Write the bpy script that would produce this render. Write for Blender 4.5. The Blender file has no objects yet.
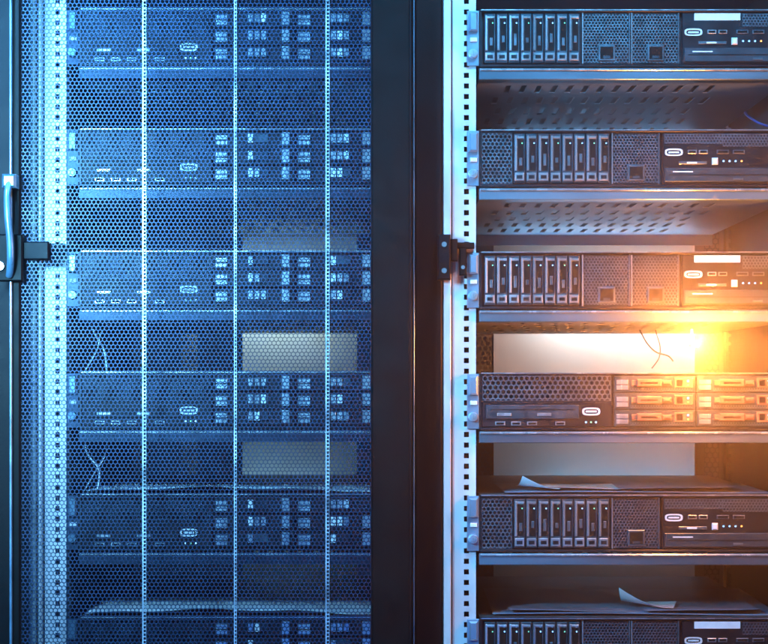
import bpy, math, random
random.seed(7)
S=.0015; CX=384; HY=385; D=3.0
sc=bpy.context.scene; col=sc.collection
CZ=(322-HY)*S
def X(px,y=0): return (px-CX)*S*(D+y)/D
def Z(py,y=0): return CZ+(HY-py)*S*(D+y)/D

# ---------------------------------------------------------------- materials
def mat(name,c,metal=0,rough=.5,var=.25,scale=30,bump=.0,stretch=(1,1,1),coat=0,em=None,ems=0,spec=.5,hard=.2):
    m=bpy.data.materials.new(name); m.use_nodes=True
    N=m.node_tree.nodes; L=m.node_tree.links; b=N['Principled BSDF']
    tc=N.new('ShaderNodeTexCoord'); mp=N.new('ShaderNodeMapping'); mp.inputs['Scale'].default_value=stretch
    L.new(tc.outputs['Object'],mp.inputs[0])
    n=N.new('ShaderNodeTexNoise'); n.inputs['Scale'].default_value=scale; n.inputs['Detail'].default_value=6
    L.new(mp.outputs[0],n.inputs['Vector'])
    r=N.new('ShaderNodeValToRGB'); e=r.color_ramp.elements
    e[0].position=.5-hard; e[1].position=.5+hard
    e[0].color=tuple(x*(1-var) for x in c)+(1,); e[1].color=tuple(min(1,x*(1+var)) for x in c)+(1,)
    L.new(n.outputs[0],r.inputs[0]); L.new(r.outputs[0],b.inputs['Base Color'])
    mr=N.new('ShaderNodeMapRange'); mr.inputs[3].default_value=max(.05,rough-.12); mr.inputs[4].default_value=min(1,rough+.15)
    L.new(n.outputs[0],mr.inputs[0]); L.new(mr.outputs[0],b.inputs['Roughness'])
    b.inputs['Metallic'].default_value=metal; b.inputs['Coat Weight'].default_value=coat; b.inputs['Specular IOR Level'].default_value=spec
    if bump:
        bn=N.new('ShaderNodeBump'); bn.inputs['Strength'].default_value=bump; bn.inputs['Distance'].default_value=.001
        n2=N.new('ShaderNodeTexNoise'); n2.inputs['Scale'].default_value=scale*12; L.new(tc.outputs['Object'],n2.inputs['Vector'])
        L.new(n2.outputs[0],bn.inputs['Height']); L.new(bn.outputs[0],b.inputs['Normal'])
    if em:
        b.inputs['Emission Color'].default_value=em+(1,); b.inputs['Emission Strength'].default_value=ems
    return m
M=dict(
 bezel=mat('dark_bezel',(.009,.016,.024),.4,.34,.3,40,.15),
 bezeldark=mat('shaded_bezel',(.003,.006,.011),.2,.40,.3,40,.1,spec=.25),  # darker bezel copy for behind the door, shade put into its colour
 carrierdark=mat('shaded_carrier',(.010,.020,.034),.4,.38,.3,60,.1,spec=.3),  # carrier copy with the closed rack's shade in its colour
 chassis=mat('chassis_steel',(.22,.23,.25),.8,.4,.2,20,.1,(1,.1,1)),
 grille=mat('grille_metal',(.15,.21,.26),.75,.32,.25,60),
 void=mat('recess_shade',(.002,.003,.004),0,.8,spec=.2),  # near-black boxes on the faces, shade of openings put into colour
 silver=mat('brushed_silver',(.68,.78,.85),.85,.24,.18,50,.1,(1,1,.1)),
 carrier=mat('carrier_grey',(.035,.065,.088),.5,.36,.3,60,.15),
 pale=mat('pale_plastic',(.62,.64,.66),0,.45,.12,60,.1),
 mark=mat('white_mark',(.75,.77,.8),0,.5,.08,80),
 rail=mat('zinc_rail',(.66,.63,.66),.35,.42,.18,25,.15,(1,1,.3)),
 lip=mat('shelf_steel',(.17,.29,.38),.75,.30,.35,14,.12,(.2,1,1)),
 lipdark=mat('shelf_steel_shaded',(.02,.04,.07),.7,.34,.3,14,.12,(.2,1,1)),  # shelf steel darkened for the left rack, shade painted in
 under=mat('shelf_sheet',(.30,.40,.45),.2,.5,.12,12,0),
 frame=mat('black_powder_coat',(.002,.003,.004),0,.45,.25,30,.15,spec=.10),
 post=mat('grey_powder_coat',(.002,.0035,.006),0,.45,.25,30,.2,spec=.12),
 side=mat('inner_side_sheet',(.012,.016,.02),.2,.55,.3,8,.1,spec=.2),
 door=mat('door_mesh_steel',(.008,.026,.072),.3,.38,.2,40,0,spec=.4),
 rib=mat('door_rib_steel',(.45,.52,.62),.6,.35,.6,60,0,(1,1,.4)),
 latch=mat('latch_blue_steel',(.16,.32,.48),.6,.3,.3,30),
 panel=mat('back_board',(.74,.73,.70),0,.6,.08,6,.1),
 paper=mat('paper',(.88,.88,.86),0,.7,.10,20),
 film=mat('grey_folder',(.20,.26,.34),0,.35,.25,15),
 cable=mat('black_cable',(.012,.012,.014),0,.4),
 cablep=mat('pale_cable',(.55,.58,.6),0,.4),
 cableb=mat('blue_cable',(.03,.12,.5),0,.4),
 handle=mat('handle_chrome',(.30,.44,.58),.7,.3,.2,30),
 gloss=mat('glow_tinted_handle',(.58,.22,.14),.5,.2,.15,30),  # silver handles with the warm glow mixed into their colour
 ledb=mat('blue_light',(.1,.3,.8),0,.4,em=(.25,.6,1),ems=3),
 ledg=mat('green_light',(.1,.8,.3),0,.4,em=(.3,.7,.8),ems=.7),
 leda=mat('amber_light',(.9,.4,.1),0,.4,em=(1,.3,.06),ems=3),
 wall=mat('room_wall',(.03,.035,.05),0,.8,.2,3),
 bulb=mat('bulb_glass',(.9,.8,.6),0,.3,em=(1,.6,.25),ems=60),
)
# ---------------------------------------------------------------- mesh builder (x,z in photo-size units of 1.5 mm, y in metres)
class MB:
    def __init__(s): s.v=[]; s.f=[]
    def add(s,vs,fs):
        o=len(s.v); s.v+=vs; s.f+=[tuple(i+o for i in f) for f in fs]; return s
    def box(s,x0,x1,z0,z1,y0,y1):
        P=[(x*S,y,z*S) for y in (y0,y1) for z in (z0,z1) for x in (x0,x1)]
        return s.add(P,[(0,1,3,2),(5,4,6,7),(4,0,2,6),(1,5,7,3),(2,3,7,6),(4,5,1,0)])
    def cbox(s,x0,x1,z0,z1,y0,y1,c=.8):
        def r(i,y): return [((x0+i)*S,y,(z0+i)*S),((x1-i)*S,y,(z0+i)*S),((x1-i)*S,y,(z1-i)*S),((x0+i)*S,y,(z1-i)*S)]
        P=r(c,y0)+r(0,y0+c*S)+r(0,y1)
        F=[(0,1,2,3),(11,10,9,8)]
        for k in range(4):
            n=(k+1)%4
            F+=[(k+4,n+4,n,k),(k+8,n+8,n+4,k+4)]
        return s.add(P,F)
    def cyl(s,x,z,r,y0,y1,n=14,r2=None):
        r2=r if r2 is None else r2
        P=[((x+r2*math.cos(2*math.pi*k/n))*S,y0,(z+r2*math.sin(2*math.pi*k/n))*S) for k in range(n)]
        P+=[((x+r*math.cos(2*math.pi*k/n))*S,y1,(z+r*math.sin(2*math.pi*k/n))*S) for k in range(n)]
        F=[tuple(range(n)),tuple(range(2*n-1,n-1,-1))]+[(k,k+n,(k+1)%n+n,(k+1)%n) for k in range(n)]
        return s.add(P,F)
    def cells(s,cl,f,th):
        for o,i in cl:
            n=len(o)
            if i is None:
                s.add([f(u,v,0) for u,v in o],[tuple(range(n))]); continue
            P=[f(u,v,0) for u,v in o]+[f(u,v,0) for u,v in i]+[f(u,v,th) for u,v in i]
            F=[]
            for k in range(n):
                m=(k+1)%n
                F+=[(k,m,m+n,k+n),(k+n,m+n,m+2*n,k+2*n)]
            s.add(P,F)
        return s
    def honey(s,x0,x1,z0,z1,p,y,fr=.76,th=.001):
        R=p/math.sqrt(3); cl=[]; r=0; z=z0
        cw=lambda u,a,b:min(max(u,a),b)
        while z<z1+R:
            x=x0+(p/2 if r%2 else 0)
            while x<x1+p/2:
                o=[];i=[]
                for k in range(6):
                    a=math.radians(30+60*k); c,q=math.cos(a)*R,math.sin(a)*R
                    o.append((cw(x+c,x0,x1),cw(z+q,z0,z1)))
                    w=R*(1-fr)*.5
                    i.append((cw(x+c*fr,x0+w,x1-w),cw(z+q*fr,z0+w,z1-w)))
                cl.append((o,i)); x+=p
            z+=p*.866; r+=1
        return s.cells(cl,lambda u,v,d:(u*S,y+d,v*S),th)
    def tube(s,pts,r,n=8,sub=6):
        P=[]
        q=[pts[0]]+list(pts)+[pts[-1]]
        for i in range(1,len(q)-2):
            for t in range(sub):
                t/=sub; a,b,c,d=q[i-1:i+3]
                P.append(tuple(.5*((2*b[k])+(-a[k]+c[k])*t+(2*a[k]-5*b[k]+4*c[k]-d[k])*t*t+(-a[k]+3*b[k]-3*c[k]+d[k])*t**3) for k in range(3)))
        P.append(tuple(pts[-1]))
        from mathutils import Vector
        V=[Vector(p) for p in P]; vs=[]
        up=Vector((.3,.9,.2)).normalized()
        for i,p in enumerate(V):
            t=(V[min(i+1,len(V)-1)]-V[max(i-1,0)]).normalized()
            a=t.cross(up); 
            if a.length<.05: a=t.cross(Vector((1,0,0)))
            a.normalize(); b=t.cross(a)
            for k in range(n):
                w=2*math.pi*k/n; vs.append(tuple(p+(a*math.cos(w)+b*math.sin(w))*r))
        F=[]
        for i in range(len(V)-1):
            for k in range(n):
                F.append((i*n+k,i*n+(k+1)%n,(i+1)*n+(k+1)%n,(i+1)*n+k))
        F+= [tuple(range(n-1,-1,-1)),tuple(range((len(V)-1)*n,len(V)*n))]
        return s.add(vs,F)
    def build(s,name,m,parent=None,smooth=False,label=None):
        me=bpy.data.meshes.new(name); me.from_pydata(s.v,[],s.f); me.materials.append(M[m]); me.update()
        if smooth:
            for p in me.polygons: p.use_smooth=len(p.vertices)<5
        o=bpy.data.objects.new(name,me); col.objects.link(o); o.parent=parent
        if label: o['label']=label
        return o
def empty(name,loc): 
    o=bpy.data.objects.new(name,None); col.objects.link(o); o.location=loc; o.empty_display_size=.02; return o
def tag(o,label,cat,group=None):
    o['label']=label; o['category']=cat
    if group: o['group']=group
    return o
def copy_tree(o,parent=None):
    c=o.copy(); col.objects.link(c); c.parent=parent
    for ch in list(o.children): copy_tree(ch,c)
    return c

# ---------------------------------------------------------------- servers
H=57; W=323
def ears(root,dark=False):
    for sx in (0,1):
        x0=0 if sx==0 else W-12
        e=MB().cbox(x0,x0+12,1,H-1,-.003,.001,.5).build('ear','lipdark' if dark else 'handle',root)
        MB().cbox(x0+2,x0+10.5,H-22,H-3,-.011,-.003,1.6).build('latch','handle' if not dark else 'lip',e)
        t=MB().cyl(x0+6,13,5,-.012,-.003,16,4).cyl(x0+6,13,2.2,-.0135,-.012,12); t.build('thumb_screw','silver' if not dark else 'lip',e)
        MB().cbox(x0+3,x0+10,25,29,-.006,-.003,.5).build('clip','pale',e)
def body(root):
    MB().box(13,W-13,0,H,.010,.65).build('chassis','chassis',root)
    b=MB()
    b.cbox(12.5,W-12.5,H-2.2,H,-.004,.011,.5).cbox(12.5,W-12.5,0,2.2,-.004,.011,.5).box(12.5,14.5,2.2,H-2.2,-.003,.011).box(W-14.5,W-12.5,2.2,H-2.2,-.003,.011)
    b.box(14.5,W-14.5,2.2,H-2.2,.006,.0095)
    b.build('front_frame','bezel',root)
    MB().box(14,W-14,H-.7,H+.25,-.0046,-.0036).build('top_edge','silver',root)
def slim_drive(root,x,i):
    z0,z1=4,53
    c=MB().cbox(x+.4,x+11.4,z0,z1,-.0035,.005,.5).build('drive_carrier','carrier',root)
    h=MB().cbox(x+1.2,x+3.2,z0+12,z1-2,-.0075,-.0035,.5).cbox(x+1.2,x+10.4,z0+2,z0+10,-.0065,-.0035,.7).cbox(x+1.2,x+10.4,z1-5,z1-2.5,-.006,-.0035,.5)
    h.build('lever','silver',c)
    MB().box(x+4.4,x+10,z0+12,z1-6,-.0039,-.0034).build('slot','void',c)
    MB().cbox(x+5.6,x+8.6,z0+17+(i%2)*3,z0+25+(i%3)*2,-.0052,-.0039,.4).build('button','grille',c)
    MB().box(x+3,x+8.6,z0+4,z0+7.5,-.0069,-.0064).build('marking','bezel',c)
    MB().box(x+7.8,x+9,z1-10,z1-8.8,-.0048,-.0036).build('indicator_light','ledb' if i%3 else 'ledg',c)
def vent_panel(root,x0,x1):
    v=MB().honey(x0+1,x1-1,4,53,3.3,-.001,.72,.0012).build('vent_panel','grille',root)
    MB().cbox(x0,x0+1.2,3,54,-.003,.006,.3).build('edge_strip','silver',v)
    MB().cbox(x1-1.2,x1,3,54,-.003,.006,.3).build('edge_strip','grille',v)
    a=(x0+x1)/2-8
    MB().cbox(a,a+17,6,22,-.0035,-.001,.7).build('socket_frame','grille',v)
    MB().box(a+2,a+15,8,20,-.0042,-.0034).build('socket_opening','void',v)
    MB().box(a+5,a+12,8.3,11,-.0048,-.0041).build('socket_tab','carrier',v)
def dsub(mb,x,z,w,h):
    n=20;o=[];i=[]
    for k in range(n):
        a=2*math.pi*k/n; c,s_=math.cos(a),math.sin(a)
        f=lambda t:math.copysign(abs(t)**.6,t)
        o.append((x+f(c)*w/2,z+f(s_)*h/2)); i.append((x+f(c)*w/2*.78,z+f(s_)*h/2*.6))
    mb.cells([(o,i)],lambda u,v,d:(u*S,-.004+d,v*S),.003)
    return mb.box(x-w*.3,x+w*.3,z-h*.12,z+h*.12,-.0034,-.001)
def controls(root,x0,x1,sticker=True):
    c=MB().cbox(x0,x1,3,54,-.002,.006,.6).build('control_panel','bezel',root)
    if sticker: MB().box(x0+12,x0+58,46.5,53.5,-.0028,-.0019).build('sticker','mark',c)
    else: MB().honey(x0+2,x0+60,43,53,3.2,-.003,.7,.0008).build('top_vent','grille',c)
    MB().honey(x0+60,x1-2,40,53,3.2,-.003,.7,.0008).build('upper_vent','grille',c)
    dsub(MB(),x0+11,34.5,18,7.5).build('video_port','pale',c)
    for a in (25,36,54,70):
        p=MB().cbox(x0+a,x0+a+(9 if a<50 else 12),33,37,-.0035,-.0019,.4).build('usb_port','silver' if a<50 else 'grille',c)
        MB().box(x0+a+1.2,x0+a+(7.8 if a<50 else 10.8),34,36.1,-.004,-.0034).build('port_opening','void',p)
    MB().cbox(x0+49,x0+55,22,29,-.006,-.002,1.2).build('power_button','mark',c)
    MB().cbox(x0+16,x0+44,22.5,25.5,-.004,-.002,.4).build('display_strip','grille',c)
    MB().box(x0+24,x0+34,23.2,24.8,-.0046,-.0039).build('marking','mark',c)
    for k,mm in enumerate(('ledb','ledb','ledb','leda')):
        MB().box(x0+60+k*6,x0+61.6+k*6,25,26.5,-.003,-.0019).build('indicator_light',mm,c)
    d=MB().cbox(x0+2,x1-3,5,19,-.0045,-.002,.6).build('optical_drive','carrier',root)
    MB().box(x0+6,x1-8,11.5,12.3,-.005,-.0044).build('tray_gap','void',d)
    MB().cbox(x0+70,x0+80,6.5,9,-.006,-.0045,.4).build('eject_button','grille',d)
    MB().box(x0+10,x0+30,14.5,15.6,-.005,-.0044).build('marking','mark',d)
def server_bays(shift):
    r=empty('rack_server',(0,0,0)); body(r); ears(r)
    x=17
    if shift:
        g=MB().honey(15,45,3,54,4.2,-.002,.74,.0015).build('hex_grille','grille',r); x=46.5
    for i in range(8): slim_drive(r,x+12*i,i)
    x=x+98
    vent_panel(r,x,x+48); x+=49
    if not shift: vent_panel(r,x,x+48); x+=49
    controls(r,x+2,W-14,not shift)
    return r
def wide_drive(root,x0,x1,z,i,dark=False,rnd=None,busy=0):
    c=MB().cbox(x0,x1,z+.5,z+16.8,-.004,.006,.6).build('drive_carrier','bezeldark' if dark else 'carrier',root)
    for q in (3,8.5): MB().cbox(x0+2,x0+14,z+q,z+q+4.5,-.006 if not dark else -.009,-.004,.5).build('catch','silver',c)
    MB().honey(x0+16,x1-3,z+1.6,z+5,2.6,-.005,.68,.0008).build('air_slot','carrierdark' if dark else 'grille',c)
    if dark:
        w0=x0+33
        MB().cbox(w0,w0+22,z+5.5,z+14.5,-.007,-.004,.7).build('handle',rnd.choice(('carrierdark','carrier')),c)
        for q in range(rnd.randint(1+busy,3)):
            MB().cbox(w0+1.5+q*6.5,w0+6.5+q*6.5,z+5.5,z+14.2,-.0098,-.0069,.3).build('glint_stud',rnd.choice(('mark','silver','silver')),c)  # bright blocks added as glints on the dark drives
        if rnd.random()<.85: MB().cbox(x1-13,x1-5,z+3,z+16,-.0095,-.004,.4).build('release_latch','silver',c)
        return
    a=x0+17
    MB().cbox(a,a+40,z+7.2,z+12.6,-.0075,-.004,.5).cbox(a+5,a+30,z+6.2,z+13.8,-.0105,-.004,.9).cbox(a+31,a+39,z+8.4,z+11.6,-.010,-.004,.6).build('handle','gloss',c)
    MB().box(a+9,a+26,z+9.2,z+10.8,-.0112,-.0100).build('grip_groove','void',c)
    MB().box(a,a+41,z+5.3,z+6.0,-.0058,-.0042).build('handle_recess','void',c)
    l=MB().cbox(x0+59.5,x1-2.5,z+5,z+15,-.0065,-.004,.6).build('release_latch','gloss',c)
    MB().box(x0+62,x0+68,z+7,z+13,-.0071,-.0063).build('latch_slot','void',l)
    for q,mm in ((7,'leda'),(11,'ledb')): MB().box(x1-8.5,x1-6.7,z+q,z+q+1.6,-.0071,-.0063).build('indicator_light',mm,l)
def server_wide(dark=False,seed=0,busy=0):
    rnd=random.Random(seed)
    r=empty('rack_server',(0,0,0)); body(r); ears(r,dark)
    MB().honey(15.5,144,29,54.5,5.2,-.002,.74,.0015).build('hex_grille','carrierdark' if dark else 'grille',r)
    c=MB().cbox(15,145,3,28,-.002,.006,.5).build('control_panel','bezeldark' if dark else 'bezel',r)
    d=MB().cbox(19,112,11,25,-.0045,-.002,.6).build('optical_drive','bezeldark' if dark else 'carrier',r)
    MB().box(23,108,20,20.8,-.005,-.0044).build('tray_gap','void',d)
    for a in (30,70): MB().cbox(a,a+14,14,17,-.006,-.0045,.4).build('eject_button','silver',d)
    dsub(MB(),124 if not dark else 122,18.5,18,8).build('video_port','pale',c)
    for a in (28,44,60,88):
        p=MB().cbox(a,a+10,4.5,8.5,-.0035,-.0019,.4).build('usb_port','silver',c)
        MB().box(a+1.3,a+8.7,5.5,7.5,-.004,-.0034).build('port_opening','void',p)
    for k in range(3): MB().box(118+k*5,119.6+k*5,7,8.6,-.003,-.0019).build('indicator_light',('ledb','ledg','ledb')[k],c)
    i=0
    for x0,x1 in ((147,228),(229.5,308.5)):
        for k in range(3): wide_drive(r,x0,x1,3+k*17.1,i,dark,rnd,busy); i+=1
    return r
bot=[67,187,309,430,552,675]
protoA=server_bays(False); protoB=server_bays(True); protoC=server_wide()
plan=[(protoA,0,'server with white sticker, topmost in the open right rack'),
 (protoB,1,'server with hexagon grille beside its drive bays, second from top in right rack'),
 (protoA,2,'server with two vent panels directly above the warm flare glow'),
 (protoC,3,'server with six wide drives directly below the warm flare glow'),
 (protoB,4,'server with hexagon grille under loose papers, second from bottom in right rack'),
 (protoA,5,'lowest server in the open right rack, cut off by the picture bottom')]
used=set()
for p,row,lab in plan:
    o=p if id(p) not in used else copy_tree(p); used.add(id(p))
    o.location=(X(467),0,Z(bot[row])); tag(o,lab,'server','servers stacked in the open right rack')
ordn=['topmost server behind the mesh door of the left rack','second server from the top behind the left mesh door',
 'third server from the top behind the left mesh door, level with the handle','fourth server from the top behind the left mesh door, under pale cables',
 'fifth server from the top behind the left mesh door','lowest server behind the left mesh door, cut off by the picture bottom']
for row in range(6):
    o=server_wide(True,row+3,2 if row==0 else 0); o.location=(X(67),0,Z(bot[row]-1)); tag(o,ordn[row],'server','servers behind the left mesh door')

# ---------------------------------------------------------------- racks
ZT,ZB=Z(-60),Z(715)
def zc(z): return z/S
def rect(a,b,c,d): return [(a,c),(b,c),(b,d),(a,d)]
def rail(root,x0,x1,hx0,hx1,y,name='mounting_rail',pitch=10.58,hh=6.4,m='rail',th=.002):
    cl=[]; z=zc(ZB)
    while z<zc(ZT):
        cl.append((rect(x0,x1,z,z+pitch),rect(hx0,hx1,z+(pitch-hh)/2,z+(pitch+hh)/2))); z+=pitch
    return MB().cells(cl,lambda u,v,d:(u*S,y+d,v*S),th).build(name,m,root)
def shelf(root,x0,x1,zl,rear=0,m='lip',me='silver'):
    s_=MB().cbox(x0,x1,zl,zl+11.5,-.004,-.001,.7).box(x0,x1,zl,zl+1.2,-.001,.03)
    s_.box(x0+2,x0+12,zl+1.4,zl+13,.01,.69).box(x1-12,x1-2,zl+1.4,zl+13,.01,.69).box(x0+12,x1-12,zl+1.4,zl+12.8,.64,.65)  # last box is an unseen blocker added against light leaking through the slots
    if rear: s_.box(x0,x1,zl-rear,zl-.4,.692,.698)
    o=s_.build('shelf',m,root)
    MB().cbox(x0+1,x1-1,zl+8.8,zl+11,-.0065,-.004,.6).build('rolled_edge',me,o)
    cl=[]; rp=.125; ry=.03; r=0; cp=16
    while ry<.60:
        y1=min(ry+rp,.66); xx=x0+(0 if r%2 else -cp/2)
        while xx<x1:
            a,b=max(xx,x0),min(xx+cp,x1)
            if b-a>12 and a>x0+10 and b<x1-48: cl.append(([(a,ry),(b,ry),(b,y1),(a,y1)],[(a+5.2,ry+.025),(b-5.2,ry+.025),(b-5.2,y1-.025),(a+5.2,y1-.025)]))
            elif b>a: cl.append(([(a,ry),(b,ry),(b,y1),(a,y1)],None))
            xx+=cp
        ry+=rp; r+=1
    cl.append((rect(x0,x1,y1,.70),None))
    MB().cells(cl,lambda u,v,d:(u*S,v,(zl+d)*S),1).build('slotted_sheet','under',o)
def zu(py): return Z(py)/S
def xu(px): return px-CX
# right rack
R=empty('server_rack',(0,0,0)); tag(R,'open server rack on the right with pale punched rail and bare shelves','server rack')
zb,zt=zc(ZB),zc(ZT)
MB().cbox(xu(415),xu(442),zb,zt,-.012,.06,1.5).build('front_post','post',R)
MB().cbox(xu(413),xu(414.4),zb,zt,-.020,.02,.4).build('edge_line','latch',R)  # blue strip added as a painted highlight along the post edge
MB().cbox(xu(443),xu(451),zb,zt,-.006,.02,.8).build('flange','rail',R)
rail(R,xu(452.5),xu(476),xu(464),xu(469),0.003,hh=5.2)
rail(R,xu(791),xu(812),xu(797),xu(804),0.003)
MB().cbox(xu(813),xu(850),zb,zt,-.012,.06,1.5).build('front_post','post',R)
MB().box(xu(474),xu(476),zb,zt,.01,.78).build('side_panel','side',R)
MB().box(xu(812),xu(814),zb,zt,.01,.78).build('side_panel','side',R)
for i,b in enumerate(bot): shelf(R,xu(479),xu(788),zu(b)-13,13 if i<2 else 0)
MB().box(xu(522),xu(775),zb,zt,.775,.78).build('back_board','panel',R)
MB().honey(xu(497),xu(519),zb,zt,7,.76,.75,.001).build('cable_channel','grille',R)
MB().honey(xu(783),xu(802),zb,zt,7,.74,.75,.001).build('cable_channel','carrier',R)
for px in (484,806):
    rail(R,xu(px),xu(px+9),xu(px+3),xu(px+7),.70,'rear_rail',m='carrier')
# left rack
Lk=empty('server_rack',(0,0,0)); tag(Lk,'closed server rack on the left behind a dark door of hexagon mesh','server rack')
MB().cbox(xu(-34),xu(17),zb,zt,-.012,.06,1.5).build('front_post','post',Lk)
for a,b,y,mm in ((20,24,-.012,'lip'),(29,36,-.004,'rail'),(39,43,-.010,'rail')):
    MB().cbox(xu(a),xu(b),zb,zt,y,.02,1.2).build('flange',mm,Lk)
rail(Lk,xu(44.5),xu(66),xu(55),xu(59.5),.003,hh=5)
rail(Lk,xu(391),xu(410),xu(397),xu(404),.003)
MB().box(xu(67),xu(69),zb,zt,.01,.78).build('side_panel','side',Lk)
MB().box(xu(411),xu(413),zb,zt,.01,.78).build('side_panel','side',Lk)
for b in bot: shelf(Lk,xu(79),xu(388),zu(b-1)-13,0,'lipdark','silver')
MB().box(xu(206),xu(350),zb,zt,.775,.78).build('back_board','panel',Lk)
MB().honey(xu(50),xu(80),zb,zt,7,.76,.75,.001).build('cable_channel','rail',Lk)
MB().honey(xu(130),xu(150),zb,zt,7,.76,.75,.001).build('cable_channel','rail',Lk)
# mesh door
yd=-.062
k=(D+yd)/D
def dx(px): return (px-CX)*k
dr=MB()
dr.cbox(dx(371),dx(411),zb,zt,yd-.012,-.02,2.2).cbox(dx(12),dx(21),zb,zt,yd-.006,-.02,1.5)
door=dr.build('mesh_door','frame',Lk)
MB().cbox(dx(409.3),dx(411.6),zb,zt,yd-.0145,yd-.0115,.5).build('edge_line','post',door)
MB().cbox(dx(11),dx(13.5),zb,zt,yd-.014,yd-.006,.8).build('edge_line','latch',door)
MB().honey(dx(21),dx(371),zb,zt,4.2,yd,.78,.0009).build('mesh_panel','door',door)
for px,w in ((144.5,4.0),(235.5,2.8),(327.5,4.0)):
    rail(door,dx(px-w/2),dx(px+w/2),dx(px-w*.18),dx(px+w/2-.35),yd-.003,'rib',3.64,2.5,'rib',.001)
# handle
Zd=lambda py:Z(py,yd)/S
MB().cbox(dx(-6),dx(25),Zd(282),Zd(235),yd-.020,yd-.006,1.5).build('lock_plate','frame',door)
hp=[(13.5,181,.026),(12,196,.036),(13,220,.040),(15,245,.038),(14.5,266,.032),(12,277,.022)]
hd=MB().tube([(dx(a)*S,yd-c_,Zd(b)*S) for a,b,c_ in hp],.0052,12,8).build('door_handle','latch',door,True)
MB().cbox(dx(6),dx(20),Zd(190),Zd(176),yd-.034,yd-.006,2.5).build('handle_mount','lip',hd)
MB().cyl(dx(3),Zd(267),5,yd-.027,yd-.019,20,4.2).build('lock','silver',door)
MB().cbox(dx(24),dx(50),Zd(260),Zd(242),yd-.012,yd-.001,1.2).build('latch_bar','post',door)
MB().cbox(xu(44),xu(66),zu(256),zu(244),-.020,-.002,1).build('catch_bracket','post',Lk)
# door catch on the right rack
c=MB().cbox(xu(437),xu(450),zu(281),zu(236),-.034,-.013,1.6).build('door_catch','post',R)
MB().cbox(xu(450),xu(457),zu(262),zu(240),-.026,-.006,1).cbox(xu(456),xu(474),zu(249),zu(243),-.014,.0,.8).cbox(xu(459),xu(466),zu(276),zu(249),-.018,-.006,1).build('catch_arm','frame',c)
MB().cyl(xu(443.5),zu(246),2.6,-.037,-.034,14).cyl(xu(443.5),zu(272),2.6,-.037,-.034,14).cyl(xu(462.5),zu(268),2,-.020,-.018,12).build('screw','silver',c)

# ---------------------------------------------------------------- papers & cables
def sheet(name,x0,x1,y0,y1,z,curl,m,label,cat,rot=0,wave=.0008,n=20,arch=0):
    vs=[];fs=[]
    cx,cy=(x0+x1)/2,(y0+y1)/2
    for j in range(n+1):
        for i in range(n+1):
            u,v=i/n,j/n; a,b=(u-.5)*(x1-x0)*S,(v-.5)*(y1-y0)
            q=max(0,(1-u)+(1-v)-1.15)/.85 if curl>0 else max(0,u+(1-v)-1.15)/.85
            w=z*S+.0015+wave*(math.sin(u*5+v*2)+1)+abs(curl)*q**1.7+arch*math.sin(math.pi*u)*(1-.6*v)+arch*.25*(math.sin(u*19+v*5)+1)*(1-v)
            b+=.5*abs(curl)*q**2.2
            c_,s_=math.cos(rot),math.sin(rot)
            vs.append((cx*S+a*c_-b*s_,cy+a*s_+b*c_,w))
    for j in range(n):
        for i in range(n):
            q=j*(n+1)+i; fs.append((q,q+1,q+n+2,q+n+1))
    o=MB().add(vs,fs).build(name,m,None,True); 
    for p in o.data.polygons: p.use_smooth=True
    return tag(o,label,cat)
t5=zu(552)+H; t6=zu(675)+H; l5=zu(551)+H; l6=zu(674)+H
sheet('folder',xu(505),xu(775),.02,.30,t5,0,'film','grey folder lying on the server below the lower pale gap in right rack','folder',.01,.001)
sheet('paper_sheet',xu(522),xu(560),.03,.11,t5+4,.019,'paper','small white paper with lifted corner on the grey folder in right rack','paper',.1)
sheet('paper_sheet',xu(535),xu(640),.05,.22,t5+2.6,.003,'paper','white paper just right of the lifted corner on the grey folder','paper',.05)
sheet('paper_sheet',xu(625),xu(745),.04,.26,t5+3.2,-.004,'film','large grey paper at the right end of the upper grey folder','paper',-.04)
sheet('folder',xu(495),xu(785),.02,.40,t6,0,'film','grey folder on the lowest server of the right rack','folder',-.01,.0015)
sheet('paper_sheet',xu(510),xu(630),.03,.14,t6+2.5,.003,'film','grey paper at the left of the folder on the lowest right server','paper',.04)
sheet('paper_sheet',xu(650),xu(765),.03,.20,t6+3,-.004,'film','grey paper flat at the right of the folder on the lowest right server','paper',-.03)
sheet('paper_sheet',xu(628),xu(684),.05,.14,t6+5.5,.028,'paper','white paper curling upward on the lowest server of the right rack','paper',-.2)
sheet('folder',xu(85),xu(375),.006,.22,l5,0,'paper','pale arched sheet across the fifth server behind the left mesh door','folder',.0,.001,40,.005)
sheet('folder',xu(85),xu(375),.006,.22,l6,0,'paper','pale arched sheet across the lowest server behind the left mesh door','folder',.0,.001,40,.006)
def P3(px,py,y): return (X(px,y),y,Z(py,y))
def cable(pts,r,m,label):
    tag(MB().tube([P3(*p) for p in pts],r,8,8).build('cable',m,None,True),label,'cable')
cable([(636,318,.5),(640,330,.45),(647,343,.4),(656,352,.35),(668,356,.3),(673,361,.28)],.0013,'cable','black cable slanting down to the right in the bright gap')
cable([(654,318,.5),(656,332,.42),(660,346,.4),(659,358,.36),(652,368,.33)],.0011,'cable','thin black cable hanging nearly straight down in the bright gap')
cable([(90,320,.08),(95,334,.05),(104,350,.04),(107,372,.03)],.0016,'cablep','thick pale cable hanging in the left rack below the third server')
cable([(112,322,.08),(101,333,.04),(97,350,.03),(85,371,.03)],.0011,'cablep','thin pale cable crossing another below the third left server')
cable([(84,441,.08),(88,455,.05),(99,470,.04),(97,492,.03)],.0015,'cablep','thick pale cable hanging in the left rack below the fourth server')
cable([(108,441,.08),(104,458,.04),(95,472,.03),(84,491,.03)],.0011,'cablep','thin pale cable crossing another below the fourth left server')
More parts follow.
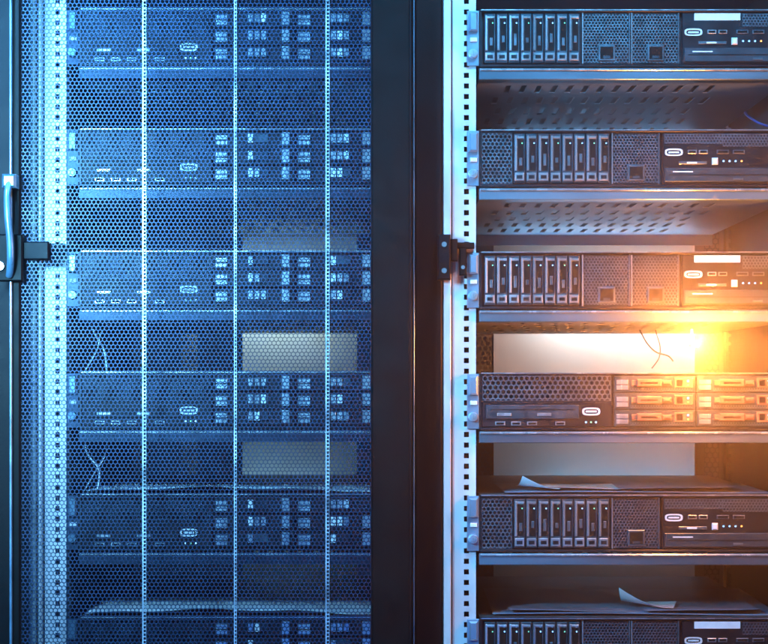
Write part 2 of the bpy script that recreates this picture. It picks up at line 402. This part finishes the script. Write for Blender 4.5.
cable([(760,83,.5),(752,100,.4),(745,112,.35),(757,122,.3),(768,126,.3)],.002,'cableb','blue cable in the top gap of the right rack')

# bulb added to stand in for the lens flare
lx,ly,lz=X(692),-.045,Z(345)
lm=empty('flare_lamp',(lx,ly,lz)); tag(lm,'small warm bulb added for the flare glow in front of the bright gap','flare_lamp')
def sph(r,n=16,m=10):
    b=MB(); vs=[];fs=[]
    for j in range(m+1):
        for i in range(n):
            a=math.pi*j/m; w=2*math.pi*i/n; vs.append((r*math.sin(a)*math.cos(w),r*math.sin(a)*math.sin(w),r*math.cos(a)))
    for j in range(m):
        for i in range(n): fs.append((j*n+i,j*n+(i+1)%n,(j+1)*n+(i+1)%n,(j+1)*n+i))
    return b.add(vs,fs)
sph(.004).build('bulb','bulb',lm,True)
MB().cyl(0,0,2,.005,.058,14).build('bulb_socket','pale',lm)
MB().cbox(-1,1,2,16,.046,.050,.3).build('clip','pale',lm)

# room
w=MB().box(-2200,2200,-1500,1500,2.4,2.45).build('wall','wall'); w['kind']='structure'

# ---------------------------------------------------------------- lights
def area(name,loc,target,size,color,e,size_y=None,spread=180):
    l=bpy.data.lights.new(name,'AREA'); l.energy=e; l.color=color; l.size=size; l.spread=math.radians(spread)
    if size_y: l.shape='RECTANGLE'; l.size_y=size_y
    o=bpy.data.objects.new(name,l); col.objects.link(o); o.location=loc
    from mathutils import Vector
    o.rotation_euler=(Vector(target)-Vector(loc)).to_track_quat('-Z','Y').to_euler(); return o
def point(name,loc,r,color,e):
    l=bpy.data.lights.new(name,'POINT'); l.energy=e; l.color=color; l.shadow_soft_size=r
    o=bpy.data.objects.new(name,l); col.objects.link(o); o.location=loc; return o
BL=(.010,.15,1.0)
area('key_blue',(-1.3,-1.7,1.1),(-.3,0,0),.5,BL,30)
area('fill_blue',(-.2,-3.2,-1.2),(-.1,0,0),.9,(.01,.15,1),6)
area('cool_white',(-.75,-1.3,.25),(-.35,0,0),.2,(.20,.62,1),17,None,80)
area('door_top',(-1.0,-.95,.85),(-.38,0,.33),.12,(.12,.52,1),10,None,45)
area('left_edge',(-.72,-.5,.1),(-.53,0,0),.12,(.28,.66,1),.9,.9,60)
area('top_cool',(.35,-.9,1.2),(.2,0,.1),.4,(.13,.56,1),58)
area('warm_side',(.95,-.40,.0),(.53,.0,.0),.25,(1,.31,.05),4,None,100)
# unseen strips added behind the door stiles to light the drive edges
xr,xl=dx(377)*S,dx(16.5)*S
area('fill_strip_right',(xr,-.034,.02),(xr-1,-.010,.02),.012,(.26,.66,1),34,1.05)
area('fill_strip_left',(xl+.003,-.034,.02),(xl+1,-.012,.02),.012,(.20,.60,1),7,1.05)
point('flare_glow',(lx,ly-.014,lz),.006,(1,.27,.045),10.5)  # light added just before the bulb to make the flare
for row,dz,tz,c,e in ((2,8,40,(.80,.90,.95),1.0),(4,48,-40,(.25,.6,1),.20)):
    area('rear_right',(X(640,.70),.70,Z(bot[row]-dz,.70)),(X(640,.70),.9,Z(bot[row]-dz+tz,.70)),.36,c,e,.03)
for row,tp in ((1,80),(2,200)):
    area('underside_fill',(X(600,.69),.69,Z(bot[row]-46,.69)),(X(600,.69),.45,Z(tp-10,.69)),.34,(.16,.52,1),.30,.02)  # hidden behind the servers, added to brighten the shelf undersides
for row,dz,tz,c,e in ((2,8,40,(.65,.9,.8),.38),(4,46,-40,(.35,.7,.85),.12)):
    area('rear_left',(X(270,.70),.70,Z(bot[row]-dz,.70)),(X(270,.70),.9,Z(bot[row]-dz+tz,.70)),.20,c,e,.03)

wd=bpy.data.worlds.new('World'); sc.world=wd; wd.use_nodes=True
N=wd.node_tree.nodes
N['Background'].inputs[0].default_value=(.01,.03,.12,1); N['Background'].inputs[1].default_value=.5
vs_=N.new('ShaderNodeVolumeScatter'); vs_.inputs['Density'].default_value=.115; vs_.inputs['Anisotropy'].default_value=.945  # haze added so the bulb's light spreads like a lens flare
wd.node_tree.links.new(vs_.outputs[0],N['World Output'].inputs['Volume'])
cam=bpy.data.cameras.new('Camera'); co=bpy.data.objects.new('Camera',cam); col.objects.link(co); sc.camera=co
co.location=(0,-D,CZ); co.rotation_euler=(math.pi/2,0,0)
cam.sensor_width=36; cam.lens=36*D/(768*S); cam.shift_y=-CZ/(768*S); cam.clip_end=50; cam.clip_start=.05
sc.view_settings.view_transform='Standard'
